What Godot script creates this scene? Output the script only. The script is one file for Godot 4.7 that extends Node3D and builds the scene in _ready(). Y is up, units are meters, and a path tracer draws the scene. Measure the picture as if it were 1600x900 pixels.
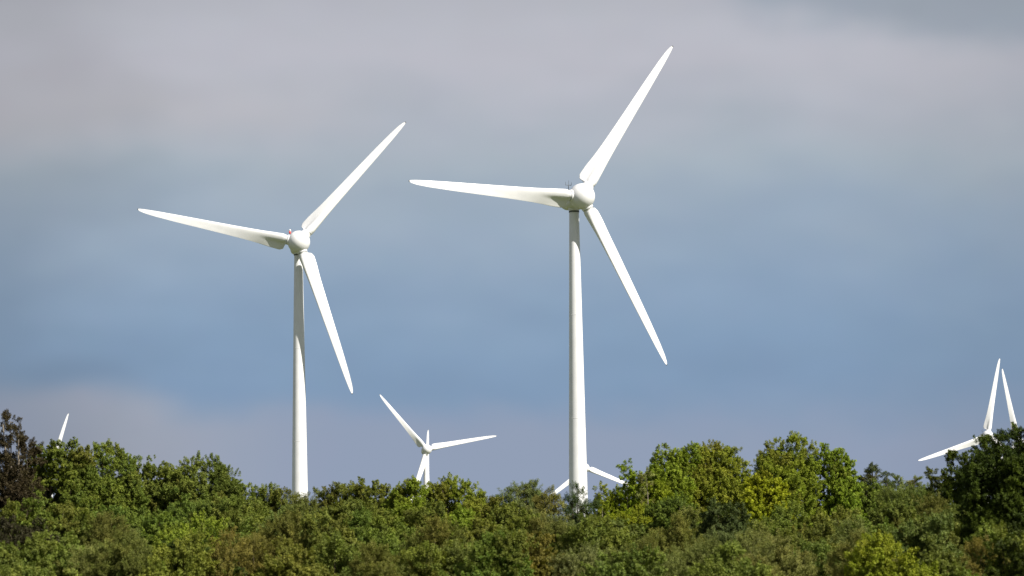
extends Node3D
# Wind turbines behind a thicket of trees, seen through a long lens under a storm-grey sky.

const TURBINES := [
	{"hub": Vector3(13.15, 79.37, -588.00), "yaw": 24.0, "tilt": 1.5, "blades": [56.7, 178, 297.0], "extra": "nearest", "label": "nearest and tallest white wind turbine, right of centre, its tower brightly sunlit"},
	{"hub": Vector3(-45.60, 82.76, -682.00), "yaw": 5.5, "tilt": 4.8, "blades": [48.3, 168.5, 288.3], "extra": "lamp", "label": "second largest white wind turbine, left of centre, with a red lamp on its nacelle"},
	{"hub": Vector3(-42.23, 83.92, -1549.00), "yaw": 12.0, "tilt": 5.0, "blades": [10.3, 130.3, 250.3], "extra": "", "label": "small white wind turbine between the two large ones, fully above the treetops"},
	{"hub": Vector3(207.25, 78.68, -1400.00), "yaw": 12.8, "tilt": 4.5, "blades": [78, 198.2, 318], "extra": "", "label": "small white wind turbine with two blades spread beside the dark right-hand tree"},
	{"hub": Vector3(231.92, 79.10, -1470.00), "yaw": 10.0, "tilt": 5.0, "blades": [100.5, 220.5, 340.5], "extra": "", "label": "white wind turbine showing one upright blade above the dark tree at right edge"},
	{"hub": Vector3(-262.02, 87.57, -1811.00), "yaw": 10.0, "tilt": 5.0, "blades": [73.5, 193.5, 313.5], "extra": "", "label": "far white wind turbine with one blade tip above the big tree at left"},
	{"hub": Vector3(37.75, 81.54, -1712.00), "yaw": 12.0, "tilt": 5.0, "blades": [97.0, 217, 337.5], "extra": "", "label": "far white wind turbine half hidden behind the tallest turbine's tower base"},
	{"hub": Vector3(-48.96, 73.50, -1800.00), "yaw": 12.0, "tilt": 5.0, "blades": [88.0, 208, 328], "extra": "", "label": "farthest white wind turbine, one thin blade showing above the small turbine's hub"},
]

# x, z, height, width, style, colour, leaf density, crown depth, tips [offset x, height], name, label, category, group
const TREES := [
	["copper_tree", -32.6, -205.0, 15.4, 3.2, "sparse", "copper", 0.75, 11.0, [[-0.25,15.16],[0.25,15.07],[0.91,14.65],[1.48,13.41]], "dark copper-brown tree with thin sparse top at the left edge", "tree", "trees along the skyline"],
	["broadleaf_tree", -32.2, -225.0, 14.3, 4.1, "broad", "green", 1.00, 8.0, [[-1.35,13.55],[-0.81,14.17],[-0.18,14.26],[0.99,14.33],[1.8,13.78]], "broad green tree beside the copper-brown tree, a far blade rising behind it", "tree", "trees along the skyline"],
	["broadleaf_tree", -29.0, -228.0, 14.4, 4.0, "broad", "green", 1.00, 8.0, [[-1.28,13.93],[-0.36,14.38],[0.55,14.23],[1.19,13.17],[1.82,12.12]], "green tree with two rounded tops just right of the far left blade", "tree", "trees along the skyline"],
	["broadleaf_tree", -25.9, -232.0, 13.1, 3.5, "broad", "green", 1.00, 7.0, [[-0.93,12.52],[-0.14,13.02],[0.88,13.01]], "shorter round green tree between the two taller left-hand trees", "tree", "trees along the skyline"],
	["broadleaf_tree", -22.5, -230.0, 13.6, 3.9, "broad", "green2", 1.00, 8.0, [[-1.34,12.48],[-0.51,13.57],[0.78,13.33],[1.42,12.58]], "tall green tree with twin tops left of the second largest turbine", "tree", "trees along the skyline"],
	["broadleaf_tree", -19.7, -228.0, 11.7, 2.4, "broad", "green2", 1.00, 6.0, [[-0.55,11.57],[0.45,11.33]], "small green tree on the right shoulder of the twin-topped tree", "tree", "trees along the skyline"],
	["broadleaf_tree", -18.3, -236.0, 11.5, 2.9, "broad", "olive", 1.00, 5.0, [[-0.57,11.32],[0.09,11.46],[1.13,11.11]], "olive treetop just left of the second largest turbine's tower", "tree", "trees along the skyline"],
	["broadleaf_tree", -16.0, -240.0, 11.0, 2.7, "fine", "olive2", 1.00, 5.0, [[-0.58,10.93],[0.48,11.01]], "low dull olive treetop in front of the second largest turbine's tower", "tree", "trees along the skyline"],
	["broadleaf_tree", -13.1, -240.0, 11.6, 3.4, "broad", "green2", 1.00, 5.0, [[-1.25,11.18],[-0.05,11.55],[0.91,11.59]], "even green treetop right of the second largest turbine's tower", "tree", "trees along the skyline"],
	["broadleaf_tree", -10.7, -238.0, 12.0, 2.5, "broad", "olive", 1.00, 5.0, [[-0.38,11.92],[0.38,11.72],[1.04,11.19]], "slightly raised yellowish treetop between the second largest and the small turbine", "tree", "trees along the skyline"],
	["broadleaf_tree", -7.7, -236.0, 11.8, 2.6, "broad", "yellowgreen", 1.00, 5.0, [[-0.85,11.33],[-0.28,11.75],[0.42,11.79]], "yellow-green round treetop left of the small turbine's foot", "tree", "trees along the skyline"],
	["broadleaf_tree", -6.2, -238.0, 11.3, 1.6, "fine", "olive", 1.00, 4.0, [[-0.29,11.15],[0.33,11.38]], "thin olive treetop right at the small turbine's foot", "tree", "trees along the skyline"],
	["broadleaf_tree", -4.3, -238.0, 11.9, 3.3, "broad", "yellowgreen", 1.15, 8.0, [[-1.05,11.56],[-0.48,11.84],[0.57,11.68],[1.42,11.15]], "broad yellow-green treetop right of the small turbine", "tree", "trees along the skyline"],
	["broadleaf_tree", -2.0, -242.0, 10.9, 1.7, "fine", "blue", 1.00, 4.0, [[-0.24,10.72],[0.43,10.85]], "low dark bluish treetop in the dip right of the small turbine", "tree", "trees along the skyline"],
	["willow_tree", 0.7, -232.0, 11.6, 2.9, "fine", "grey", 0.70, 6.0, [[-1.03,10.97],[-0.56,11.19],[0.05,11.56],[0.55,11.37],[1.1,10.8]], "grey-green feathery willow left of the tallest turbine's tower", "tree", "trees along the skyline"],
	["willow_tree", 2.5, -228.0, 10.7, 1.9, "fine", "straw", 0.50, 6.0, [[-0.37,10.37],[-0.0,10.68],[0.67,10.13]], "thin straw-coloured willow hiding the far turbine's left blade tip", "tree", "trees along the skyline"],
	["slender_sapling", 4.2, -218.0, 10.6, 1.1, "fine", "blue", 0.42, 5.0, [[-0.32,9.92],[0.13,10.57],[0.29,9.65]], "slender dark sapling standing before the tallest turbine's tower", "tree", "trees along the skyline"],
	["leafy_bush", 8.2, -226.0, 11.1, 5.1, "broad", "lime", 1.00, 6.0, [[-2.1,9.65],[-1.1,10.36],[-0.05,10.89],[0.9,11.01],[2.17,11.04]], "bright green bush right of the tallest turbine's tower", "bush", "trees along the skyline"],
	["slender_sapling", 6.1, -224.0, 11.0, 1.0, "sprig", "lime", 0.35, 2.2, [[-0.05,10.92]], "thin lone sprig of leaves just right of the tallest turbine's tower", "tree", "trees along the skyline"],
	["slender_sapling", 7.9, -225.0, 12.6, 1.2, "sprig", "lime", 0.40, 3.2, [[-0.05,12.56],[0.53,11.83]], "tall thin yellow-green sprig rising over the far turbine's right blade", "tree", "trees along the skyline"],
	["slender_sapling", 9.3, -224.0, 11.9, 1.1, "sprig", "straw", 0.30, 2.6, [[-0.09,11.87]], "faint straw-coloured sprig beside the tall yellow-green one", "tree", "trees along the skyline"],
	["broadleaf_tree", 12.0, -236.0, 14.1, 4.3, "broad", "yellowgreen", 1.00, 8.0, [[-1.73,12.45],[-0.95,13.81],[0.08,13.51],[0.99,13.92]], "tall yellow-green tree right of the tallest turbine, left of its twin", "tree", "trees along the skyline"],
	["broadleaf_tree", 15.3, -238.0, 14.5, 4.0, "broad", "yellowgreen", 1.00, 8.0, [[-1.25,13.78],[-0.48,14.43],[0.56,13.99],[1.3,13.08]], "tall yellow-green tree with a pointed top, right of its twin", "tree", "trees along the skyline"],
	["leafy_bush", 17.6, -226.0, 11.8, 2.8, "broad", "yellow", 1.00, 4.0, [[-1.0,11.23],[-0.18,11.72],[0.44,11.3],[0.83,10.57]], "bright yellow bush between the tall yellow-green trees", "bush", "trees along the skyline"],
	["airy_tree", 20.6, -240.0, 14.9, 4.4, "airy", "yellowgreen", 0.70, 8.0, [[-2.05,13.53],[-0.97,14.67],[-0.21,14.33],[0.57,14.84],[1.42,14.16]], "airy open tree with sky between its boughs, highest right of the tallest turbine", "tree", "trees along the skyline"],
	["airy_tree", 23.8, -242.0, 14.1, 3.0, "airy", "yellowgreen", 0.75, 8.0, [[-0.53,14.06],[0.38,13.85],[1.04,12.92]], "airy rounded tree just right of the highest open-crowned one", "tree", "trees along the skyline"],
	["conifer_tree", 33.4, -300.0, 15.8, 3.4, "conifer", "blue", 0.80, 6.0, [[0.06,15.7],[-0.99,14.63]], "dark bluish conifer poking up in the dip left of the right-hand turbines", "tree", "trees along the skyline"],
	["conifer_tree", 35.2, -302.0, 15.1, 2.4, "conifer", "blue", 0.65, 5.0, [[-0.06,15.05]], "second spiky conifer, just right of the darkest one in the dip", "tree", "trees along the skyline"],
	["conifer_tree", 36.9, -306.0, 15.1, 2.7, "conifer", "grey", 0.65, 5.0, [[-0.25,14.97],[0.47,14.16]], "third spiky conifer in the dip below the white blade tip", "tree", "trees along the skyline"],
	["conifer_tree", 37.7, -300.0, 14.6, 2.5, "conifer", "grey", 0.65, 5.0, [[-0.18,14.51],[0.52,13.72]], "rightmost spiky conifer in the dip, under the white blade", "tree", "trees along the skyline"],
	["twiggy_tree", 28.4, -215.0, 11.5, 1.9, "sprig", "dark", 0.45, 4.0, [[-0.3,11.42],[0.24,10.68],[0.58,10.81]], "arching dark twigs sticking out left of the big dark tree", "tree", "trees along the skyline"],
	["twiggy_tree", 29.5, -212.0, 12.2, 2.0, "airy", "dark", 0.50, 6.0, [[-0.47,12.03],[0.34,12.15],[0.83,11.63]], "dark open twiggy treetop just below the white blade's root", "tree", "trees along the skyline"],
	["dark_broadleaf_tree", 29.5, -190.0, 12.6, 4.9, "broad", "dark", 1.00, 11.0, [[-1.87,10.98],[-1.35,11.88],[-0.66,12.18],[0.45,12.43],[1.41,12.76],[2.34,12.14]], "big dark green tree filling the right edge", "tree", "trees along the skyline"],
	["broadleaf_tree", 27.1, -248.0, 11.7, 3.0, "broad", "olive", 1.00, 5.0, [[-0.79,11.7],[0.14,11.54],[1.08,11.33]], "olive tree standing in front of the conifers in the dip", "tree", "trees along the skyline"],
	["broadleaf_tree", 30.2, -244.0, 11.1, 4.1, "fine", "olive2", 1.00, 5.0, [[-1.46,11.07],[-0.2,11.05],[1.27,11.13]], "dull olive tree below the white blade, left of the dark tree", "tree", "trees along the skyline"],
	["broadleaf_bush", -31.2, -200.0, 9.2, 3.6, "broad", "green", 0.95, 5.5, [], "green bush just under the skyline, in the left corner", "bush", "bushes below the skyline"],
	["broadleaf_bush", -29.1, -200.3, 9.1, 3.2, "broad", "green", 0.95, 5.5, [], "green bush just under the skyline, below the copper-brown tree's right side", "bush", "bushes below the skyline"],
	["broadleaf_bush", -26.4, -201.2, 8.6, 3.4, "broad", "green", 0.95, 5.5, [], "green bush just under the skyline, below the far left blade tip", "bush", "bushes below the skyline"],
	["broadleaf_bush", -24.6, -209.4, 8.7, 3.7, "broad", "green2", 0.95, 5.5, [], "mid-green bush just under the skyline, below the notch between left-hand trees", "bush", "bushes below the skyline"],
	["broadleaf_bush", -22.3, -214.5, 10.0, 3.6, "broad", "green2", 0.95, 5.5, [], "mid-green bush just under the skyline, below the left-hand twin-topped tree's left flank", "bush", "bushes below the skyline"],
	["broadleaf_bush", -19.2, -204.6, 9.5, 4.0, "broad", "green2", 0.95, 5.5, [], "mid-green bush just under the skyline, below the left-hand twin-topped tree's right flank", "bush", "bushes below the skyline"],
	["leafy_bush", -17.1, -210.5, 9.1, 3.7, "broad", "olive", 0.95, 5.5, [], "olive bush just under the skyline, left of the second largest turbine", "bush", "bushes below the skyline"],
	["leafy_bush", -13.4, -200.1, 8.6, 3.3, "broad", "olive2", 0.95, 5.5, [], "dull olive bush just under the skyline, straight below the second largest turbine", "bush", "bushes below the skyline"],
	["broadleaf_bush", -11.4, -209.5, 9.3, 3.7, "broad", "green2", 0.95, 5.5, [], "mid-green bush just under the skyline, below the second largest turbine's lower blade tip", "bush", "bushes below the skyline"],
	["broadleaf_bush", -8.8, -211.6, 8.8, 3.5, "broad", "green", 0.95, 5.5, [], "green bush just under the skyline, left of the small turbine", "bush", "bushes below the skyline"],
	["broadleaf_bush", -6.0, -214.8, 9.2, 4.2, "broad", "green2", 0.95, 5.5, [], "mid-green bush just under the skyline, straight below the small turbine", "bush", "bushes below the skyline"],
	["leafy_bush", -3.2, -201.1, 8.2, 3.6, "broad", "yellowgreen", 0.95, 5.5, [], "yellow-green bush just under the skyline, right of the small turbine", "bush", "bushes below the skyline"],
	["leafy_bush", -0.4, -207.8, 9.3, 3.3, "broad", "olive", 0.95, 5.5, [], "olive bush just under the skyline, below the feathery willow's left side", "bush", "bushes below the skyline"],
	["willow_bush", 1.9, -209.3, 8.6, 4.2, "fine", "grey", 0.95, 5.5, [], "grey-green bush just under the skyline, left of the tallest turbine", "bush", "bushes below the skyline"],
	["willow_bush", 4.2, -209.7, 7.5, 3.9, "fine", "grey", 0.95, 5.5, [], "grey-green bush just under the skyline, straight below the tallest turbine", "bush", "bushes below the skyline"],
	["broadleaf_bush", 7.0, -216.0, 8.7, 3.9, "broad", "lime", 0.95, 5.5, [], "bright green bush just under the skyline, right of the tallest turbine", "bush", "bushes below the skyline"],
	["broadleaf_bush", 9.7, -211.6, 9.4, 4.0, "broad", "green2", 0.95, 5.5, [], "mid-green bush just under the skyline, below the tallest turbine's lower blade tip", "bush", "bushes below the skyline"],
	["leafy_bush", 12.2, -204.1, 8.2, 3.6, "broad", "olive2", 0.95, 5.5, [], "dull olive bush just under the skyline, below the twin yellow-green trees", "bush", "bushes below the skyline"],
	["broadleaf_bush", 13.8, -202.0, 8.6, 3.3, "broad", "blue", 0.95, 5.5, [], "dark bluish bush just under the skyline, below the yellow bush's left side", "bush", "bushes below the skyline"],
	["broadleaf_bush", 16.3, -201.3, 8.2, 3.4, "broad", "green", 0.95, 5.5, [], "green bush just under the skyline, below the open airy tree", "bush", "bushes below the skyline"],
	["leafy_bush", 19.0, -200.5, 8.0, 3.6, "broad", "olive", 0.95, 5.5, [], "olive bush just under the skyline, below the rounded airy tree", "bush", "bushes below the skyline"],
	["leafy_bush", 23.0, -213.7, 8.3, 4.3, "broad", "olive", 0.95, 5.5, [], "olive bush just under the skyline, below the dark bluish conifer", "bush", "bushes below the skyline"],
	["broadleaf_bush", 24.6, -205.5, 8.6, 4.1, "broad", "green2", 0.95, 5.5, [], "mid-green bush just under the skyline, below the white blade tip at right", "bush", "bushes below the skyline"],
	["leafy_bush", 27.2, -202.2, 8.8, 3.4, "fine", "olive2", 0.95, 5.5, [], "dull olive bush just under the skyline, below the arching twigs", "bush", "bushes below the skyline"],
	["broadleaf_bush", 29.6, -203.7, 8.3, 3.2, "broad", "dark", 0.95, 5.5, [], "dark green bush just under the skyline, below the dark tree's left side", "bush", "bushes below the skyline"],
	["broadleaf_bush", 33.0, -209.2, 8.7, 4.3, "broad", "dark", 0.95, 5.5, [], "dark green bush just under the skyline, in the right corner", "bush", "bushes below the skyline"],
	["leafy_bush", -31.0, -187.0, 7.1, 4.2, "broad", "olive2", 0.95, 5.0, [], "dull olive bush in the middle row, cut off by the left edge", "bush", "bushes below the skyline"],
	["leafy_bush", -26.4, -174.9, 7.2, 3.7, "broad", "copper", 0.95, 5.0, [], "copper-brown bush in the middle row, in the left corner", "bush", "bushes below the skyline"],
	["broadleaf_bush", -24.7, -176.8, 7.6, 3.2, "broad", "green", 0.95, 5.0, [], "green bush in the middle row, below the copper-brown tree's right side", "bush", "bushes below the skyline"],
	["leafy_bush", -21.7, -173.0, 7.4, 3.1, "fine", "olive2", 0.95, 5.0, [], "dull olive bush in the middle row, below the far left blade tip", "bush", "bushes below the skyline"],
	["broadleaf_bush", -21.3, -188.7, 7.9, 3.9, "broad", "green", 0.95, 5.0, [], "green bush in the middle row, below the notch between left-hand trees", "bush", "bushes below the skyline"],
	["leafy_bush", -18.1, -179.3, 7.4, 3.5, "broad", "yellowgreen", 0.95, 5.0, [], "yellow-green bush in the middle row, below the left-hand twin-topped tree's left flank", "bush", "bushes below the skyline"],
	["broadleaf_bush", -16.9, -190.9, 7.0, 3.8, "broad", "green", 0.95, 5.0, [], "green bush in the middle row, below the left-hand twin-topped tree's right flank", "bush", "bushes below the skyline"],
	["leafy_bush", -13.0, -174.8, 7.3, 3.4, "fine", "russet", 0.95, 5.0, [], "russet-tinged bush in the middle row, left of the second largest turbine", "bush", "bushes below the skyline"],
	["leafy_bush", -10.5, -173.4, 7.2, 4.0, "broad", "olive", 0.95, 5.0, [], "olive bush in the middle row, straight below the second largest turbine", "bush", "bushes below the skyline"],
	["broadleaf_bush", -8.8, -182.8, 7.5, 3.2, "broad", "green2", 0.95, 5.0, [], "mid-green bush in the middle row, below the second largest turbine's lower blade tip", "bush", "bushes below the skyline"],
	["broadleaf_bush", -6.6, -188.5, 6.7, 4.0, "broad", "green", 0.95, 5.0, [], "green bush in the middle row, left of the small turbine", "bush", "bushes below the skyline"],
	["leafy_bush", -4.1, -176.0, 7.0, 3.8, "fine", "olive2", 0.95, 5.0, [], "dull olive bush in the middle row, straight below the small turbine", "bush", "bushes below the skyline"],
	["leafy_bush", -1.5, -177.0, 7.0, 3.9, "broad", "olive", 0.95, 5.0, [], "olive bush in the middle row, right of the small turbine", "bush", "bushes below the skyline"],
	["broadleaf_bush", 0.8, -187.5, 6.7, 4.1, "broad", "green2", 0.95, 5.0, [], "mid-green bush in the middle row, below the feathery willow's left side", "bush", "bushes below the skyline"],
	["leafy_bush", 2.7, -182.3, 7.2, 3.5, "fine", "olive2", 0.95, 5.0, [], "dull olive bush in the middle row, left of the tallest turbine", "bush", "bushes below the skyline"],
	["broadleaf_bush", 4.4, -177.7, 7.0, 3.8, "broad", "green2", 0.95, 5.0, [], "mid-green bush in the middle row, straight below the tallest turbine", "bush", "bushes below the skyline"],
	["leafy_bush", 7.6, -189.9, 7.1, 4.4, "broad", "olive2", 0.95, 5.0, [], "dull olive bush in the middle row, right of the tallest turbine", "bush", "bushes below the skyline"],
	["leafy_bush", 8.9, -177.1, 7.0, 3.3, "fine", "russet", 0.95, 5.0, [], "russet-tinged bush in the middle row, below the tallest turbine's lower blade tip", "bush", "bushes below the skyline"],
	["willow_bush", 12.0, -188.1, 6.5, 3.8, "fine", "grey", 0.95, 5.0, [], "grey-green bush in the middle row, below the twin yellow-green trees", "bush", "bushes below the skyline"],
	["leafy_bush", 13.3, -174.5, 6.3, 3.7, "broad", "olive2", 0.95, 5.0, [], "dull olive bush in the middle row, below the yellow bush's left side", "bush", "bushes below the skyline"],
	["broadleaf_bush", 16.2, -181.6, 6.5, 3.3, "broad", "green2", 0.95, 5.0, [], "mid-green bush in the middle row, below the open airy tree", "bush", "bushes below the skyline"],
	["willow_bush", 19.1, -187.4, 7.0, 4.3, "fine", "grey", 0.95, 5.0, [], "grey-green bush in the middle row, below the rounded airy tree", "bush", "bushes below the skyline"],
	["broadleaf_bush", 21.4, -190.0, 7.0, 4.1, "broad", "green2", 0.95, 5.0, [], "mid-green bush in the middle row, below the dark bluish conifer", "bush", "bushes below the skyline"],
	["leafy_bush", 21.9, -175.7, 6.9, 4.0, "broad", "olive2", 0.95, 5.0, [], "dull olive bush in the middle row, below the white blade tip at right", "bush", "bushes below the skyline"],
	["broadleaf_bush", 26.1, -190.6, 6.5, 4.0, "broad", "lime", 0.95, 5.0, [], "bright green bush in the middle row, below the arching twigs", "bush", "bushes below the skyline"],
	["leafy_bush", 26.3, -175.4, 6.4, 3.0, "broad", "olive", 0.95, 5.0, [], "olive bush in the middle row, below the dark tree's left side", "bush", "bushes below the skyline"],
	["broadleaf_bush", 30.1, -182.5, 6.4, 4.1, "broad", "dark", 0.95, 5.0, [], "dark green bush in the middle row, in the right corner", "bush", "bushes below the skyline"],
	["leafy_bush", -24.2, -151.4, 5.5, 3.9, "broad", "olive", 0.95, 4.5, [], "olive bush along the bottom edge, in the left corner", "bush", "bushes below the skyline"],
	["leafy_bush", -23.5, -159.5, 5.7, 4.1, "broad", "olive", 0.95, 4.5, [], "olive bush along the bottom edge, below the copper-brown tree's right side", "bush", "bushes below the skyline"],
	["willow_bush", -21.1, -158.0, 5.2, 3.7, "fine", "straw2", 0.95, 4.5, [], "pale straw-green bush along the bottom edge, below the far left blade tip", "bush", "bushes below the skyline"],
	["leafy_bush", -18.9, -156.9, 5.9, 3.3, "fine", "olive2", 0.95, 4.5, [], "dull olive bush along the bottom edge, below the notch between left-hand trees", "bush", "bushes below the skyline"],
	["leafy_bush", -16.9, -157.5, 5.8, 3.9, "broad", "olive", 0.95, 4.5, [], "olive bush along the bottom edge, below the left-hand twin-topped tree's left flank", "bush", "bushes below the skyline"],
	["broadleaf_bush", -15.1, -158.3, 5.7, 3.7, "broad", "dark", 0.95, 4.5, [], "dark green bush along the bottom edge, below the left-hand twin-topped tree's right flank", "bush", "bushes below the skyline"],
	["leafy_bush", -13.0, -159.1, 5.8, 3.4, "fine", "russet", 0.95, 4.5, [], "russet-tinged bush along the bottom edge, left of the second largest turbine", "bush", "bushes below the skyline"],
	["leafy_bush", -11.0, -159.1, 5.4, 3.9, "broad", "olive", 0.95, 4.5, [], "olive bush along the bottom edge, straight below the second largest turbine", "bush", "bushes below the skyline"],
	["broadleaf_bush", -8.9, -160.0, 5.5, 3.7, "broad", "green2", 0.95, 4.5, [], "mid-green bush along the bottom edge, below the second largest turbine's lower blade tip", "bush", "bushes below the skyline"],
	["leafy_bush", -6.9, -157.1, 5.2, 3.7, "fine", "olive2", 0.95, 4.5, [], "dull olive bush along the bottom edge, left of the small turbine", "bush", "bushes below the skyline"],
	["broadleaf_bush", -4.8, -164.8, 5.3, 4.3, "broad", "green", 0.95, 4.5, [], "green bush along the bottom edge, straight below the small turbine", "bush", "bushes below the skyline"],
	["willow_bush", -3.2, -166.0, 5.5, 4.2, "fine", "straw2", 0.95, 4.5, [], "pale straw-green bush along the bottom edge, right of the small turbine", "bush", "bushes below the skyline"],
	["broadleaf_bush", -1.1, -157.0, 5.6, 3.2, "broad", "green", 0.95, 4.5, [], "green bush along the bottom edge, below the feathery willow's left side", "bush", "bushes below the skyline"],
	["leafy_bush", 0.8, -161.1, 5.7, 4.0, "broad", "russet", 0.95, 4.5, [], "russet-tinged bush along the bottom edge, left of the tallest turbine", "bush", "bushes below the skyline"],
	["willow_bush", 2.6, -160.9, 5.1, 3.3, "fine", "grey", 0.95, 4.5, [], "grey-green bush along the bottom edge, straight below the tallest turbine", "bush", "bushes below the skyline"],
	["broadleaf_bush", 4.7, -153.0, 4.7, 4.0, "broad", "green", 0.95, 4.5, [], "green bush along the bottom edge, right of the tallest turbine", "bush", "bushes below the skyline"],
	["leafy_bush", 6.9, -166.8, 5.4, 4.2, "fine", "olive2", 0.95, 4.5, [], "dull olive bush along the bottom edge, below the tallest turbine's lower blade tip", "bush", "bushes below the skyline"],
	["willow_bush", 8.5, -155.1, 5.1, 3.3, "fine", "grey", 0.95, 4.5, [], "grey-green bush along the bottom edge, below the twin yellow-green trees", "bush", "bushes below the skyline"],
	["broadleaf_bush", 9.9, -149.4, 4.8, 3.5, "broad", "green2", 0.95, 4.5, [], "mid-green bush along the bottom edge, below the yellow bush's left side", "bush", "bushes below the skyline"],
	["willow_bush", 12.3, -155.0, 5.5, 3.7, "fine", "straw2", 0.95, 4.5, [], "pale straw-green bush along the bottom edge, below the open airy tree", "bush", "bushes below the skyline"],
	["broadleaf_bush", 15.4, -166.7, 5.7, 4.2, "broad", "green2", 0.95, 4.5, [], "mid-green bush along the bottom edge, below the rounded airy tree", "bush", "bushes below the skyline"],
	["willow_bush", 16.4, -153.8, 5.3, 3.1, "fine", "straw2", 0.95, 4.5, [], "pale straw-green bush along the bottom edge, below the dark bluish conifer", "bush", "bushes below the skyline"],
	["broadleaf_bush", 17.9, -151.3, 5.1, 3.4, "broad", "lime", 0.95, 4.5, [], "bright green bush along the bottom edge, below the white blade tip at right", "bush", "bushes below the skyline"],
	["broadleaf_bush", 20.2, -153.7, 4.6, 3.2, "broad", "green", 0.95, 4.5, [], "green bush along the bottom edge, below the arching twigs", "bush", "bushes below the skyline"],
	["leafy_bush", 23.2, -161.6, 5.0, 3.3, "fine", "russet", 0.95, 4.5, [], "russet-tinged bush along the bottom edge, below the dark tree's left side", "bush", "bushes below the skyline"],
	["broadleaf_bush", 23.4, -150.3, 4.9, 3.9, "broad", "dark", 0.95, 4.5, [], "dark green bush along the bottom edge, in the right corner", "bush", "bushes below the skyline"],
	["leafy_bush", 25.3, -150.5, 4.5, 3.8, "broad", "olive", 0.95, 4.5, [], "olive bush along the bottom edge, cut off by the right edge", "bush", "bushes below the skyline"],
]


# Leaf colours, linear base values: first the main tone, then the tone some of the sprays turn to.
const LEAF := {
	"green": [Vector3(0.114, 0.163, 0.028), Vector3(0.185, 0.221, 0.035)],
	"green2": [Vector3(0.120, 0.161, 0.029), Vector3(0.185, 0.211, 0.037)],
	"lime": [Vector3(0.176, 0.235, 0.014), Vector3(0.248, 0.279, 0.019)],
	"yellowgreen": [Vector3(0.190, 0.239, 0.022), Vector3(0.259, 0.287, 0.030)],
	"yellow": [Vector3(0.256, 0.312, 0.013), Vector3(0.316, 0.341, 0.016)],
	"olive": [Vector3(0.138, 0.172, 0.029), Vector3(0.208, 0.222, 0.038)],
	"olive2": [Vector3(0.128, 0.158, 0.036), Vector3(0.187, 0.198, 0.047)],
	"grey": [Vector3(0.147, 0.179, 0.052), Vector3(0.202, 0.226, 0.067)],
	"blue": [Vector3(0.070, 0.099, 0.029), Vector3(0.094, 0.122, 0.032)],
	"dark": [Vector3(0.029, 0.046, 0.006), Vector3(0.091, 0.116, 0.011)],
	"copper": [Vector3(0.045, 0.036, 0.017), Vector3(0.051, 0.046, 0.018)],
	"russet": [Vector3(0.150, 0.151, 0.031), Vector3(0.213, 0.182, 0.038)],
	"straw": [Vector3(0.219, 0.220, 0.067), Vector3(0.256, 0.240, 0.076)],
	"straw2": [Vector3(0.180, 0.205, 0.055), Vector3(0.232, 0.240, 0.063)],
}

var used := {}
var rng := RandomNumberGenerator.new()
var white: StandardMaterial3D
var grey_metal: StandardMaterial3D
var dark_metal: StandardMaterial3D
var bark: StandardMaterial3D
var pale_bark: StandardMaterial3D
var leaf_material: StandardMaterial3D
var sprays := {}


func numbered(called: String) -> String:
	used[called] = used.get(called, -1) + 1
	return called if used[called] == 0 else "%s_%03d" % [called, used[called]]


func thing(called: String, label: String, category: String, where: Vector3, group := "") -> Node3D:
	var o := Node3D.new()
	o.name = numbered(called)
	add_child(o)
	o.position = where
	o.set_meta("label", label)
	o.set_meta("category", category)
	if group:
		o.set_meta("group", group)
	return o


func part(called: String, m: Mesh, mat: Material, parent: Node3D, t := Transform3D()) -> MeshInstance3D:
	var o := MeshInstance3D.new()
	o.name = called
	o.mesh = m
	o.material_override = mat
	o.transform = t
	parent.add_child(o, true)
	return o


# A skin over rings of points; each ring runs the same way round.
func skin(rings: Array, cap_start := true, cap_end := true, smooth := true) -> ArrayMesh:
	var st := SurfaceTool.new()
	st.begin(Mesh.PRIMITIVE_TRIANGLES)
	st.set_smooth_group(0 if smooth else -1)
	var n: int = rings[0].size()
	for i in rings.size() - 1:
		for j in n:
			var a: Vector3 = rings[i][j]
			var b: Vector3 = rings[i][(j + 1) % n]
			var c: Vector3 = rings[i + 1][(j + 1) % n]
			var d: Vector3 = rings[i + 1][j]
			for p in [a, b, c, a, c, d]:
				st.add_vertex(p)
	for e in [[cap_start, 0, true], [cap_end, rings.size() - 1, false]]:
		if not e[0]:
			continue
		st.set_smooth_group(-1)
		var ring: Array = rings[e[1]]
		var mid := Vector3.ZERO
		for p in ring:
			mid += p / n
		for j in n:
			var q: Array = [mid, ring[(j + 1) % n], ring[j]] if e[2] else [mid, ring[j], ring[(j + 1) % n]]
			for p in q:
				st.add_vertex(p)
	st.generate_normals()
	return st.commit()


# A body turned about the y axis: profile of (radius, height).
func lathe(profile: Array, sides := 40, cap_start := true, cap_end := true) -> ArrayMesh:
	var rings := []
	for p in profile:
		var ring := []
		for j in sides:
			var a := -TAU * j / sides
			ring.append(Vector3(cos(a) * p.x, p.y, sin(a) * p.x))
		rings.append(ring)
	return skin(rings, cap_start, cap_end)


# A tapering tube along points, each a Vector3 with a radius.
func tube(points: Array, radii: Array, sides := 6) -> ArrayMesh:
	var rings := []
	for i in points.size():
		var ahead: Vector3 = points[mini(i + 1, points.size() - 1)] - points[maxi(i - 1, 0)]
		ahead = ahead.normalized()
		var side := ahead.cross(Vector3(0.31, 0.2, 0.93)).normalized()
		var over := side.cross(ahead)
		var ring := []
		for j in sides:
			var a := TAU * j / sides
			ring.append(points[i] + (side * cos(a) + over * sin(a)) * radii[i])
		rings.append(ring)
	return skin(rings)


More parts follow.
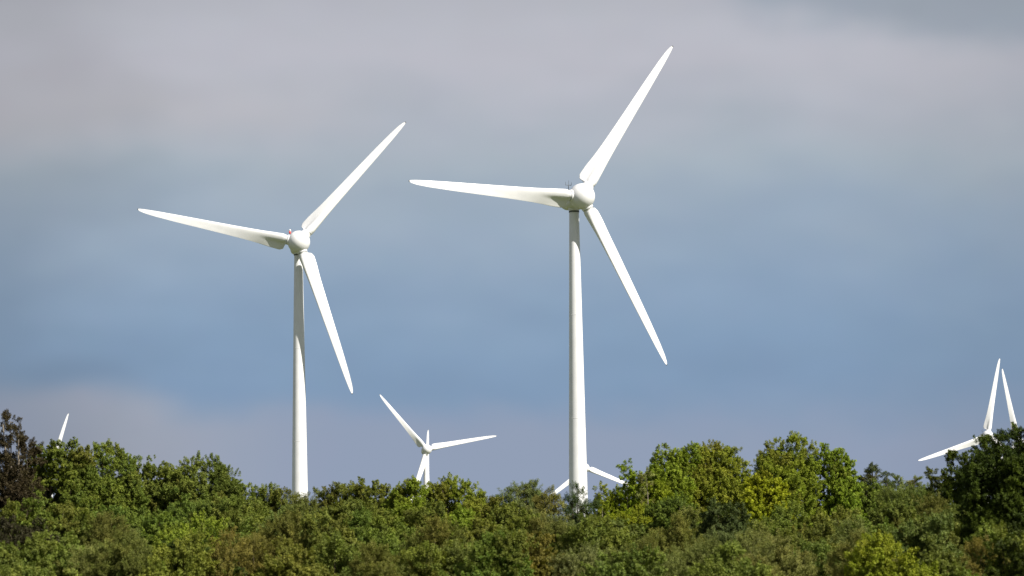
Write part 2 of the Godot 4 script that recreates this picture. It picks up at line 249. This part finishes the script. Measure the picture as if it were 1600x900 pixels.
# ------------------------------------------------------------------ sky
func make_sky() -> Sky:
	var w := 2048
	var h := 1024
	var big := FastNoiseLite.new()
	big.seed = 11
	big.frequency = 1.0
	big.fractal_octaves = 4
	var fine := FastNoiseLite.new()
	fine.seed = 23
	fine.frequency = 1.0
	fine.fractal_octaves = 5
	# colour of the cloud deck by elevation in degrees (sRGB), lighter and darker layers of cloud up to the zenith
	var bands := [[-2.0, Vector3(131, 155, 184)], [4.2, Vector3(130, 155, 184)], [4.9, Vector3(133, 158, 186)], [5.9, Vector3(142, 164, 189)], [7.0, Vector3(154, 171, 190)], [8.2, Vector3(167, 179, 191)], [9.0, Vector3(176, 182, 193)], [9.9, Vector3(187, 188, 198)], [10.8, Vector3(187, 189, 199)], [14.0, Vector3(177, 181, 189)], [24.0, Vector3(168, 174, 186)], [45.0, Vector3(176, 181, 190)], [90.0, Vector3(170, 177, 188)]]
	var data := PackedByteArray()
	data.resize(w * h * 3)
	for y in h:
		var el := 90.0 - (y + 0.5) * 180.0 / h
		var e := deg_to_rad(el)
		for x in w:
			var c := Vector3(150, 156, 178)
			if el > -6.0:
				# azimuth: 0 straight ahead of the camera (-Z), growing to the right
				var az := (x + 0.5) * 360.0 / w
				az = az - 360.0 if az > 180.0 else az
				var a := deg_to_rad(az)
				var d := Vector3(sin(a) * cos(e), sin(e), -cos(a) * cos(e))
				var flat := Vector3(d.x, d.y * 3.0, d.z)
				var n1 := big.get_noise_3dv(flat * 5.0)
				var n2 := big.get_noise_3dv(flat * 13.0 + Vector3(7, 3, 1))
				var n3 := fine.get_noise_3dv(flat * 30.0)
				var l := el + n1 * 0.5 + n2 * 0.45 + n3 * 0.12
				var k := 0
				while k < bands.size() - 2 and bands[k + 1][0] < l:
					k += 1
				var t := clampf((l - bands[k][0]) / (bands[k + 1][0] - bands[k][0]), 0.0, 1.0)
				c = bands[k][1].lerp(bands[k + 1][1], t)
				c *= 1.0 + 0.022 * n2 + 0.014 * n3 + 0.08 * n1 * smoothstep(9.0, 20.0, el)
				# a bank of lavender-grey cloud along the horizon, arching up and warmer on the left
				var arch := smoothstep(-5.2, -7.4, az)
				var edge := 3.72 + 0.5 * arch + n3 * 0.35 + n2 * 0.2
				var bank := smoothstep(edge + 0.34 + 0.25 * smoothstep(0.0, 6.0, az), edge - 0.4 - 0.5 * smoothstep(0.0, 6.0, az), el)
				var warm := exp(-pow((az + 6.8) / 2.2, 2.0))
				c = c.lerp(Vector3(147, 159, 182).lerp(Vector3(161, 167, 182), warm), bank * 0.92)
				# a darker bluish layer high on the right, its lower edge sinking to the right
				var lower := 10.75 - smoothstep(3.5, 9.5, az) * 1.0 + n3 * 0.4 + n2 * 0.3
				var layer := smoothstep(lower - 0.35, lower + 0.45, el) * smoothstep(3.2, 4.6, az + n2) * smoothstep(30.0, 18.0, az) * smoothstep(17.0, 13.0, el)
				c = c.lerp(Vector3(157, 168, 182), layer * 0.8)
				# pinkish streaks of thinner cloud
				var streak := exp(-pow((el - 9.1 - 0.04 * (az + 6.0) + n2 * 0.4) / 0.55, 2.0)) * smoothstep(-1.5, -5.0, az) * smoothstep(-24.0, -12.0, az)
				c = c.lerp(Vector3(187, 185, 191), streak * 0.55)
				# lens falloff painted into the sky: darker, greyer to either side and overhead
				var edge_falloff := 0.085 * smoothstep(-5.0, -9.5, az + n2 * 1.5) * smoothstep(-170.0, -60.0, az) + 0.05 * smoothstep(5.0, 9.5, az + n2 * 1.5) * smoothstep(170.0, 60.0, az)
				edge_falloff += 0.04 * smoothstep(10.0, 11.5, el + n2 * 0.6)
				c *= 1.0 - edge_falloff
				c = c.lerp(Vector3.ONE * (c.x + c.y + c.z) / 3.0, edge_falloff * 0.6)
			var at := (y * w + x) * 3
			data[at] = clampi(int(c.x + 0.5), 0, 255)
			data[at + 1] = clampi(int(c.y + 0.5), 0, 255)
			data[at + 2] = clampi(int(c.z + 0.5), 0, 255)
	var m := PanoramaSkyMaterial.new()
	m.panorama = ImageTexture.create_from_image(Image.create_from_data(w, h, false, Image.FORMAT_RGB8, data))
	var s := Sky.new()
	s.sky_material = m
	return s


# ------------------------------------------------------------------ turbines
var blade_mesh: ArrayMesh
var collar_mesh: ArrayMesh
var tip_mesh: ArrayMesh
var hub_mesh: ArrayMesh
var nacelle_mesh: ArrayMesh
const BLADE_LENGTH := 35.0


func curve(table: Array, r: float) -> float:
	for i in table.size() - 1:
		if r <= table[i + 1].x:
			var t: float = clampf((r - table[i].x) / (table[i + 1].x - table[i].x), 0.0, 1.0)
			return lerpf(table[i].y, table[i + 1].y, t * t * (3.0 - 2.0 * t) if table[i].x < 5.0 else t)
	return table[-1].y


# Along +Y; leading edge towards +X, the face that meets the wind towards +Z.
func make_blade() -> ArrayMesh:
	var chord := [Vector2(2.5, 2.05), Vector2(2.62, 2.3), Vector2(3.05, 3.45), Vector2(3.7, 3.72), Vector2(5.8, 3.4), Vector2(8, 2.95), Vector2(10, 2.68), Vector2(13, 2.4), Vector2(18, 2.08), Vector2(26, 1.62), Vector2(31, 1.22), Vector2(33.4, 0.88), Vector2(34.6, 0.5), Vector2(35, 0.14)]
	var thick := [Vector2(2.5, 2.05), Vector2(2.62, 2.04), Vector2(3.3, 1.95), Vector2(4.3, 1.7), Vector2(5.8, 1.42), Vector2(8.5, 1.05), Vector2(12, 0.75), Vector2(18, 0.48), Vector2(26, 0.3), Vector2(35, 0.06)]
	var twist := [Vector2(2.5, 31.0), Vector2(5.8, 24.0), Vector2(12, 12.0), Vector2(20, 5.0), Vector2(28, 2.0), Vector2(35, 0.0)]
	var round_share := [Vector2(2.5, 1.0), Vector2(2.62, 0.85), Vector2(3.05, 0.1), Vector2(3.7, 0.03), Vector2(6, 0.0), Vector2(35, 0.0)]
	var rings := []
	var n := 44
	var stations := [2.5, 2.56, 2.62, 2.68, 2.74, 2.8, 2.86, 2.92, 2.98, 3.05, 3.15, 3.3, 3.5, 3.7, 4.2, 5.0, 5.8, 6.6, 7.5, 8.5, 10, 12, 14, 16, 18, 20, 22, 24, 26, 28, 30, 31, 32, 33, 33.6, 34.1, 34.5, 34.75, 34.9, 35.0]
	for r in stations:
		var c := curve(chord, r)
		var t := curve(thick, r)
		var b := deg_to_rad(curve(twist, r))
		var s := curve(round_share, r)
		var ring := []
		for j in n:
			var a := TAU * j / n
			# airfoil: x runs 0 at the leading edge to 1 at the trailing edge
			var x := 0.5 - 0.5 * cos(a)
			var side := 1.0 if a <= PI else -1.0
			var yt := 5.0 * (0.2969 * sqrt(x) - 0.126 * x - 0.3516 * x * x + 0.2843 * x * x * x - 0.1036 * x * x * x * x)
			var camber := 0.10 * c * sin(PI * x) * (1.0 - s)
			# the thick nose keeps close to the root cylinder, the tail is thin and slightly hollow on the windward face
			var inboard := smoothstep(9.0, 4.0, r)
			if side > 0.0:
				yt *= 1.0 - inboard * 0.62 * smoothstep(0.34, 0.62, x) * smoothstep(1.02, 0.9, x)
			var az := side * yt * t * (1.0 if side < 0.0 else 0.9) - camber * (0.55 if side > 0.0 else 1.0) * 0.6
			var air := Vector3((0.30 - x) * c, 0, az)
			var circle := Vector3(cos(a) * t * 0.5, 0, sin(a) * t * 0.5)
			var p := air.lerp(circle, s)
			ring.append(Vector3(p.x * cos(b) - p.z * sin(b), r, p.x * sin(b) + p.z * cos(b)))
		ring.reverse()
		rings.append(ring)
	return skin(rings)


func make_turbine(d: Dictionary) -> void:
	var hub: Vector3 = d.hub
	var yaw := deg_to_rad(d.yaw)
	var tilt := deg_to_rad(d.tilt)
	var facing := Basis(Vector3.UP, yaw)
	var axis := facing * Vector3(0, sin(tilt), cos(tilt))
	var foot := hub - axis * 3.5
	foot.y = 0.0
	var o := thing("wind_turbine", d.label, "wind turbine", foot, "white three-bladed wind turbines")
	var top: float = hub.y - 2.55
	# tower of four welded cans with narrow flanges, door low on the camera side, concrete foot
	var profile := []
	for i in 25:
		var y := 0.35 + (top - 0.35) * i / 24.0
		profile.append(Vector2(0.91 + 0.0155 * (top - y), y))
	var tower := part("tower", lathe(profile, 56), white, o)
	for f in [0.26, 0.5, 0.75]:
		var y: float = top * f
		var r: float = 0.91 + 0.0155 * (top - y)
		part("flange_seam", lathe([Vector2(r - 0.02, y - 0.05), Vector2(r + 0.012, y - 0.04), Vector2(r + 0.012, y + 0.04), Vector2(r - 0.02, y + 0.05)], 56, false, false), white, tower)
	part("foundation", lathe([Vector2(4.2, -0.3), Vector2(4.2, 0.2), Vector2(4.05, 0.35)], 40), grey_metal, o)
	var door_mesh := BoxMesh.new()
	door_mesh.size = Vector3(0.9, 2.1, 0.16)
	part("door", door_mesh, grey_metal, o, Transform3D(Basis(), Vector3(0, 2.6, 0.91 + 0.0155 * (top - 2.6))))
	# dark yaw ring between tower and nacelle
	part("yaw_ring", lathe([Vector2(0.96, top - 0.02), Vector2(1.0, top + 0.06), Vector2(1.0, top + 0.14), Vector2(0.95, top + 0.26), Vector2(0.95, top + 0.3)], 40), dark_metal, o)
	part("neck", lathe([Vector2(0.95, top + 0.28), Vector2(1.05, top + 0.5), Vector2(1.15, top + 1.3)], 40), white, o)
	var face := facing * Basis(Vector3.RIGHT, -tilt)
	var here := hub - foot
	var nacelle := part("nacelle", nacelle_mesh, white, o, Transform3D(face, here))
	if d.extra == "lamp":
		part("lamp_post", lathe([Vector2(0.07, 0), Vector2(0.07, 1.2)], 10), grey_metal, nacelle, Transform3D(Basis(), Vector3(-1.75, 1.55, -4.2)))
		var red := StandardMaterial3D.new()
		red.albedo_color = Color(0.9, 0.36, 0.33)
		red.roughness = 0.25
		part("warning_lamp", lathe([Vector2(0.16, 1.1), Vector2(0.24, 1.2), Vector2(0.24, 1.62), Vector2(0.14, 1.74)], 16), red, nacelle, Transform3D(Basis(), Vector3(-1.75, 1.55, -4.2)))
		part("lamp_cap", lathe([Vector2(0.2, 1.72), Vector2(0.26, 1.8), Vector2(0.2, 2.0), Vector2(0.08, 2.1)], 16), white, nacelle, Transform3D(Basis(), Vector3(-1.75, 1.55, -4.2)))
	else:
		# a forked wind mast: crossbar, two uprights, vane and cups
		var m := tube([Vector3(-1.1, 0.55, 0), Vector3(0.1, 0.55, 0)], [0.05, 0.05])
		var mast := part("wind_mast", tube([Vector3(-0.5, -0.5, 0), Vector3(-0.5, 0.55, 0)], [0.06, 0.06]), dark_metal, nacelle, Transform3D(Basis(), Vector3(-0.2, 2.2, -4.2)))
		mast.name = "wind_mast"
		part("wind_mast_crossbar", m, dark_metal, nacelle, mast.transform)
		for s in [[-1.1, 0.6], [-0.45, 0.9], [0.1, 0.6]]:
			part("wind_mast_upright", tube([Vector3(s[0], 0.55, 0), Vector3(s[0] * 0.97, 0.55 + s[1], 0)], [0.035, 0.028]), dark_metal, nacelle, mast.transform)
	part("hub", hub_mesh, white, o, Transform3D(face, here))
	for az in d.blades:
		# the blade's own +Y swings to the blade's angle; seen from the front the rotor turns clockwise
		var b := part("blade", blade_mesh, white, o, Transform3D(face * Basis(Vector3.BACK, deg_to_rad(az - 90.0)) * Basis(Vector3.RIGHT, deg_to_rad(2.0)), here))
		part("root_collar", collar_mesh, white, b)
		part("root_seal", lathe([Vector2(1.0, 2.54), Vector2(1.04, 2.55), Vector2(1.04, 2.6), Vector2(1.0, 2.61)], 40, false, false), dark_metal, b)
		part("lightning_tip", tip_mesh, dark_metal, b)


func build_turbine_meshes() -> void:
	blade_mesh = make_blade()
	collar_mesh = lathe([Vector2(1.1, 1.6), Vector2(1.1, 2.44), Vector2(1.08, 2.5), Vector2(1.03, 2.56)], 40, false, false)
	var tip := []
	for r in [34.92, 35.0, 35.1]:
		var ring := []
		var c: float = 0.19 if r < 35.05 else 0.08
		for j in 12:
			var a := TAU * j / 12.0
			ring.append(Vector3(cos(a) * c - 0.03, r, sin(a) * 0.05))
		ring.reverse()
		tip.append(ring)
	tip_mesh = skin(tip)
	# hub: a ball with a slightly drawn-out nose, cut off behind
	var prof := []
	for i in 33:
		var t := PI * (0.06 + 0.94 * i / 32.0) - PI / 2.0
		var r := 2.42 * cos(t)
		var y := 2.42 * sin(t)
		if y > 0.0:
			y *= 1.05
		prof.append(Vector2(maxf(r, 0.01), y))
	hub_mesh = turn_to_front(lathe(prof, 56))
	# nacelle: a rounded body behind the hub
	var rings := []
	for s in [[-1.3, 1.75], [-1.7, 1.95], [-3.2, 2.0], [-4.6, 2.0], [-5.8, 1.9], [-6.6, 1.6], [-7.0, 1.1], [-7.1, 0.5]]:
		var ring := []
		for j in 40:
			var a := TAU * j / 40.0
			var x := signf(cos(a)) * pow(absf(cos(a)), 0.72)
			var y := signf(sin(a)) * pow(absf(sin(a)), 0.72)
			ring.append(Vector3(x * s[1] * 0.9, y * s[1] * 0.92, s[0]))
		rings.append(ring)
	nacelle_mesh = skin(rings)


# lathe() turns about +Y; the hub's axis is +Z
func turn_to_front(m: ArrayMesh) -> ArrayMesh:
	var st := SurfaceTool.new()
	st.append_from(m, 0, Transform3D(Basis(Vector3.RIGHT, PI / 2.0), Vector3.ZERO))
	return st.commit()


# ------------------------------------------------------------------ trees
# A leafy twig along +Y: a thin stem and leaves, each two faces folded along the midrib.
func make_spray(n: int, length: float, leaf: float, wide: float, sd: int) -> ArrayMesh:
	rng.seed = sd
	var v := PackedVector3Array()
	var nn := PackedVector3Array()
	var cc := PackedColorArray()
	for i in n:
		var t := (i + 0.5) / n
		var turn := i * 2.39996 + rng.randf() * 0.8
		var out := Vector3(cos(turn), 0, sin(turn))
		var at := Vector3(0, t * length, 0) + out * rng.randf_range(0.0, 0.16) * length * (1.15 - t)
		var along := (out * rng.randf_range(0.5, 1.1) + Vector3(0, rng.randf_range(-0.25, 0.9), 0)).normalized()
		var across := along.cross(Vector3(rng.randf_range(-1, 1), rng.randf_range(0.2, 1), rng.randf_range(-1, 1)).normalized()).normalized()
		var up := across.cross(along)
		var size := leaf * rng.randf_range(0.7, 1.25)
		var a := at
		var b := at + along * size * 0.45 + across * size * wide + up * size * 0.08
		var c := at + along * size - up * size * 0.10
		var d := at + along * size * 0.45 - across * size * wide + up * size * 0.08
		var shade := rng.randf_range(0.78, 1.22)
		for tri in [[a, b, c], [a, c, d]]:
			var nrm: Vector3 = (tri[2] - tri[0]).cross(tri[1] - tri[0]).normalized()
			for p in tri:
				v.append(p)
				nn.append(nrm)
				cc.append(Color(shade * rng.randf_range(0.97, 1.03), shade, shade * 0.95))
	# stem
	for k in 3:
		var a0 := TAU * k / 3.0
		var a1 := TAU * (k + 1) / 3.0
		var p0 := Vector3(cos(a0), 0, sin(a0)) * 0.012
		var p1 := Vector3(cos(a1), 0, sin(a1)) * 0.012
		for p in [p0, Vector3(0, length, 0), p1]:
			v.append(p)
			nn.append(Vector3(cos((a0 + a1) / 2), 0, sin((a0 + a1) / 2)))
			cc.append(Color(0.9, 0.7, 0.8))
	var arrays := []
	arrays.resize(Mesh.ARRAY_MAX)
	arrays[Mesh.ARRAY_VERTEX] = v
	arrays[Mesh.ARRAY_NORMAL] = nn
	arrays[Mesh.ARRAY_COLOR] = cc
	var m := ArrayMesh.new()
	m.add_surface_from_arrays(Mesh.PRIMITIVE_TRIANGLES, arrays)
	return m


var patches := FastNoiseLite.new()


func put_row(buf: PackedFloat32Array, b: Basis, p: Vector3, c: Vector3) -> void:
	buf.append_array(PackedFloat32Array([b.x.x, b.y.x, b.z.x, p.x, b.x.y, b.y.y, b.z.y, p.y, b.x.z, b.y.z, b.z.z, p.z, c.x, c.y, c.z, 1.0]))


func pointing(dir: Vector3, spin: float, size: float) -> Basis:
	var y := dir.normalized()
	var x := y.cross(Vector3(0.3, 0.12, 0.94)).normalized()
	var z := x.cross(y)
	return Basis(x, y, z).rotated(y, spin).scaled(Vector3.ONE * size)


func crown_of(buf: PackedFloat32Array, mesh: Mesh, parent: Node3D, called := "crown") -> MultiMeshInstance3D:
	var mm := MultiMesh.new()
	mm.transform_format = MultiMesh.TRANSFORM_3D
	mm.use_colors = true
	mm.mesh = mesh
	mm.instance_count = buf.size() / 16
	mm.buffer = buf
	var o := MultiMeshInstance3D.new()
	o.name = called
	o.multimesh = mm
	o.material_override = leaf_material
	parent.add_child(o, true)
	return o


var total_sprays := 0


func make_tree(row: Array, index: int) -> void:
	rng.seed = 1000 + index * 77
	var height: float = row[3]
	var width: float = row[4]
	var style: String = row[5]
	var tones: Array = LEAF[row[6]]
	var density: float = row[7]
	var depth: float = minf(row[8], height * 0.85)
	var tips: Array = row[9]
	var o := thing(row[0], row[10], row[11], Vector3(row[1], 0, row[2]), row[12])
	# bough tips: [x, y, z]; those given keep the outline, the rest round the crown out in depth
	var ends := []
	for t in tips:
		ends.append(Vector3(t[0], t[1], rng.randf_range(-0.25, 0.25) * width))
	if tips.is_empty():
		var n := clampi(int(width / 0.95), 3, 6)
		for i in n:
			var f := (i + 0.5) / n * 2.0 - 1.0 + rng.randf_range(-0.15, 0.15)
			ends.append(Vector3(f * width * 0.42, height - f * f * rng.randf_range(1.2, 2.5) - rng.randf_range(0.0, 0.5), rng.randf_range(-0.25, 0.25) * width))
		ends[rng.randi() % n].y = height
	var spread := maxf(ends.size(), 1.0)
	var r0 := clampf(width / spread * 0.62, 0.45, 1.15)
	if style == "sprig":
		r0 = 0.3
	elif style == "airy":
		r0 = clampf(r0 * 0.85, 0.45, 0.95)
	elif style == "sparse":
		r0 = 0.56
	elif style == "conifer":
		r0 = 0.26
	var outline := ends.size()
	if style != "sprig" and style != "conifer":
		for i in clampi(int(width * 0.9), 2, 6):
			var a := rng.randf() * TAU
			ends.append(Vector3(cos(a) * width * 0.36, height - rng.randf_range(1.0, 2.6), sin(a) * width * 0.45))
		# boughs that lean out towards the open, sunlit front
		for i in clampi(int(width * 0.8), 2, 5):
			ends.append(Vector3(rng.randf_range(-0.42, 0.42) * width, height - rng.randf_range(1.4, 3.4), width * rng.randf_range(0.3, 0.55)))
	var lobes := []
	var low := height - depth
	for i in ends.size():
		var e: Vector3 = ends[i]
		var r := r0 * rng.randf_range(0.8, 1.15)
		var y: float = e.y - r * (1.5 if not tips.is_empty() and style == "broad" else 1.15)
		var p := Vector3(e.x, y, e.z)
		var step := 0
		while y > low:
			lobes.append([p, r])
			step += 1
			var drop := r * rng.randf_range(1.0, 1.5)
			y -= drop
			if style == "conifer":
				r = minf(r * 1.24, width * 0.5)
				p = Vector3(e.x + rng.randf_range(-0.1, 0.1) * r, y, e.z)
			elif style == "sprig":
				r = r0 * rng.randf_range(0.7, 1.2)
				p = Vector3(e.x + rng.randf_range(-0.9, 0.9) * r0, y, e.z + rng.randf_range(-0.8, 0.8) * r0)
			else:
				r = r0 * rng.randf_range(0.5, 1.35)
				p = Vector3(p.x + rng.randf_range(-0.85, 0.85) * r + p.x * 0.06, y, p.z + rng.randf_range(-0.8, 0.8) * r + p.z * 0.06)
				p.x = clampf(p.x, -width * 0.52, width * 0.52)
	# leaves
	var kind := "broad" if style in ["broad", "airy", "sprig", "sparse"] else "fine"
	var buf := PackedFloat32Array()
	var tree_tint := Vector3(rng.randf_range(0.9, 1.1), rng.randf_range(0.94, 1.06), rng.randf_range(0.85, 1.1))
	var per := 30.0 * density
	for i in lobes.size():
		var c: Vector3 = lobes[i][0]
		var r: float = lobes[i][1]
		var tall := (1.75 if not tips.is_empty() else 1.35) if style in ["broad", "airy"] else (0.75 if style == "conifer" else 1.1)
		var lobe_tone := rng.randf()
		# here and there a bough has begun to turn brown or yellow
		var autumn := 0.0 if rng.randf() < 0.86 or row[6] in ["copper", "dark", "lime"] else rng.randf_range(0.2, 0.55)
		var here_density := per
		if style == "sparse":
			here_density *= lerpf(0.16, 0.8, smoothstep(1.0, 7.0, height - c.y))
		var count := int(here_density * 4.0 * PI * r * r * (0.75 + 0.25 * tall))
		if style == "sprig":
			count = maxi(4, int(count * 1.2))
		var bunch := 2 if style == "sprig" else (7 if r > 0.5 else 4)
		for k in ceili(count / float(bunch)):
			var dir := Vector3(rng.randfn(), rng.randfn(), rng.randfn()).normalized()
			if dir.y < -0.35 and rng.randf() < 0.6:
				continue
			var f := 0.56 + 0.5 * pow(rng.randf(), 0.7)
			if rng.randf() < 0.11:
				f *= rng.randf_range(1.1, 1.28)
			var mid := c + Vector3(dir.x, dir.y * tall, dir.z) * r * f
			var inside := false
			for m in lobes.size():
				if m != i:
					var q: Vector3 = mid - lobes[m][0]
					q.y /= tall
					if q.length_squared() < 0.3 * lobes[m][1] * lobes[m][1]:
						inside = true
						break
			if inside:
				continue
			var turned := clampf(0.4 * lobe_tone + 0.6 * (0.5 + 0.9 * patches.get_noise_3dv(mid + o.position)) + rng.randf_range(-0.3, 0.3), 0.0, 1.0)
			var bunch_tone := rng.randf_range(0.82, 1.2)
			for g in bunch:
				var p := mid + Vector3(rng.randfn(), rng.randfn() * 0.8, rng.randfn()) * minf(0.2, r * 0.3)
				var grow := dir + Vector3(0, 0.6, 0) + Vector3(rng.randfn(), rng.randfn(), rng.randfn()) * 0.38
				if style == "conifer":
					grow = Vector3(dir.x, 0.25 + rng.randf() * 0.2, dir.z)
				var tint: Vector3 = tones[0].lerp(tones[1], clampf(turned + rng.randf_range(-0.15, 0.15), 0.0, 1.0)) * tree_tint * bunch_tone
				tint = tint.lerp(Vector3(0.165, 0.135, 0.024), autumn) * rng.randf_range(0.88, 1.12)
				put_row_fast(buf, pointing(grow, rng.randf() * TAU, rng.randf_range(0.6, 1.1)), p, tint)
	total_sprays += buf.size() / 16
	var crown := crown_of(buf, sprays[kind][index % 2], o)
	crown.set_meta("kind", "stuff")
	# trunk and limbs
	var wood := pale_bark if style in ["sparse", "sprig"] else bark
	var girth := clampf(height * 0.011, 0.035, 0.2)
	var lean := Vector3(rng.randf_range(-0.3, 0.3), 0, rng.randf_range(-0.2, 0.2))
	if style == "sprig":
		girth = 0.03
		lean = Vector3.ZERO
	var fork := height - depth * 0.75
	var head: Vector3 = ends[0] - Vector3(0, r0 * 0.6, 0)
	part("trunk", tube([Vector3(0, -0.2, 0), lean + Vector3(0, fork * 0.5, 0), lean * 1.4 + Vector3(0, fork, 0), (lean * 1.4 + Vector3(0, fork, 0)).lerp(head, 0.55) + lean * 0.4, head], [girth * 1.35, girth, girth * 0.8, girth * 0.5, girth * 0.15], 8), wood, o)
	for i in range(1, ends.size()):
		var e: Vector3 = ends[i] - Vector3(0, r0 * 0.5, 0)
		var from := lean * 1.4 + Vector3(0, fork * rng.randf_range(0.8, 1.0), 0)
		part("limb", tube([from, from.lerp(e, 0.4) + Vector3(e.x, 0, e.z) * 0.18, from.lerp(e, 0.75) + Vector3(e.x, 0, e.z) * 0.1, e], [girth * 0.6, girth * 0.42, girth * 0.26, girth * 0.1], 5), wood, o)


func put_row_fast(buf: PackedFloat32Array, b: Basis, p: Vector3, c: Vector3) -> void:
	var n := buf.size()
	buf.resize(n + 16)
	buf[n] = b.x.x
	buf[n + 1] = b.y.x
	buf[n + 2] = b.z.x
	buf[n + 3] = p.x
	buf[n + 4] = b.x.y
	buf[n + 5] = b.y.y
	buf[n + 6] = b.z.y
	buf[n + 7] = p.y
	buf[n + 8] = b.x.z
	buf[n + 9] = b.y.z
	buf[n + 10] = b.z.z
	buf[n + 11] = p.z
	buf[n + 12] = c.x
	buf[n + 13] = c.y
	buf[n + 14] = c.z
	buf[n + 15] = 1.0


func plain(c: Color, rough: float, metal := 0.0) -> StandardMaterial3D:
	var m := StandardMaterial3D.new()
	m.albedo_color = c
	m.roughness = rough
	m.metallic = metal
	return m


func noise_texture(sd: int, freq: float, from: Color, to: Color) -> NoiseTexture2D:
	var n := FastNoiseLite.new()
	n.seed = sd
	n.frequency = freq
	n.fractal_octaves = 5
	var t := NoiseTexture2D.new()
	t.noise = n
	t.width = 512
	t.height = 512
	t.seamless = true
	var g := Gradient.new()
	g.set_color(0, from)
	g.set_color(1, to)
	t.color_ramp = g
	return t


func _ready() -> void:
	var cam := Camera3D.new()
	cam.name = "camera"
	cam.position = Vector3(0, 1.7, 0)
	cam.rotation = Vector3(0.103034, 0.0, -0.013090)
	cam.fov = 10.2855
	cam.near = 0.5
	cam.far = 20000.0
	add_child(cam)
	cam.current = true
	var lens := CameraAttributesPhysical.new()
	lens.frustum_focal_length = 133.4
	lens.frustum_focus_distance = 680.0
	lens.frustum_near = 0.5
	lens.frustum_far = 20000.0
	lens.exposure_aperture = 1.6
	cam.attributes = lens
	var env := Environment.new()
	env.background_mode = Environment.BG_SKY
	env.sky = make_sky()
	env.background_energy_multiplier = 0.583
	env.tonemap_mode = Environment.TONE_MAPPER_LINEAR
	env.tonemap_exposure = 1.71
	env.sdfgi_enabled = true
	env.ssao_enabled = true
	env.ssil_enabled = true
	var we := WorldEnvironment.new()
	we.name = "environment"
	we.environment = env
	add_child(we)
	var sun := DirectionalLight3D.new()
	sun.name = "sun"
	sun.light_energy = 1.6
	sun.light_color = Color(1.0, 0.978, 0.935)
	sun.light_angular_distance = 0.5
	sun.shadow_enabled = true
	add_child(sun)
	sun.look_at_from_position(Vector3(0.60, 0.66, 0.46) * 100.0, Vector3.ZERO)

	# materials
	white = plain(Color(1, 1, 1), 0.38)
	white.albedo_texture = noise_texture(3, 0.012, Color(0.81, 0.81, 0.82), Color(0.87, 0.87, 0.875))
	white.uv1_triplanar = true
	white.uv1_scale = Vector3(0.11, 0.05, 0.11)
	grey_metal = plain(Color(0.62, 0.62, 0.6), 0.6)
	dark_metal = plain(Color(0.3, 0.31, 0.32), 0.6)
	bark = plain(Color(0.32, 0.27, 0.22), 0.9)
	pale_bark = plain(Color(0.52, 0.48, 0.42), 0.9)
	leaf_material = plain(Color(1, 1, 1), 0.65)
	leaf_material.metallic_specular = 0.32
	leaf_material.vertex_color_use_as_albedo = true
	leaf_material.cull_mode = BaseMaterial3D.CULL_DISABLED
	leaf_material.backlight_enabled = true
	leaf_material.backlight = Color(0.74, 0.78, 0.44)
	patches.seed = 5
	patches.frequency = 0.35

	# ground
	var plane := PlaneMesh.new()
	plane.size = Vector2(14000, 14000)
	var soil := plain(Color(1, 1, 1), 0.95)
	soil.albedo_texture = noise_texture(9, 0.02, Color(0.20, 0.25, 0.10), Color(0.36, 0.37, 0.18))
	soil.uv1_world_triplanar = true
	soil.uv1_triplanar = true
	soil.uv1_scale = Vector3(0.05, 0.05, 0.05)
	var ground := part("ground", plane, soil, self)
	ground.set_meta("kind", "structure")
	ground.set_meta("label", "grassy flat ground beneath the thicket")

	build_turbine_meshes()
	for d in TURBINES:
		make_turbine(d)

	sprays["broad"] = [make_spray(36, 0.40, 0.112, 0.31, 41), make_spray(34, 0.36, 0.12, 0.33, 42)]
	sprays["fine"] = [make_spray(38, 0.50, 0.115, 0.18, 43), make_spray(38, 0.46, 0.125, 0.16, 44)]
	for i in TREES.size():
		make_tree(TREES[i], i)

	# scrub that fills the floor of the thicket
	rng.seed = 99
	var buf := PackedFloat32Array()
	for i in 26000:
		var z := rng.randf_range(-280.0, -168.0)
		var p := Vector3(rng.randf_range(-0.19, 0.19) * -z, 0, z)
		p.y = rng.randf_range(0.0, 1.0) * (1.6 + 2.2 * (0.5 + patches.get_noise_2d(p.x * 0.4, p.z * 0.4)))
		var tint: Vector3 = LEAF["green2"][0].lerp(LEAF["olive2"][1], rng.randf()) * rng.randf_range(0.75, 1.15)
		put_row_fast(buf, pointing(Vector3(rng.randfn() * 0.6, 1, rng.randfn() * 0.6), rng.randf() * TAU, rng.randf_range(1.2, 1.7)), p, tint)
	var scrub := crown_of(buf, sprays["broad"][0], self, "undergrowth")
	scrub.set_meta("kind", "stuff")
	scrub.set_meta("label", "low green scrub filling the floor of the thicket")
	scrub.set_meta("category", "undergrowth")
	print("sprays ", total_sprays)
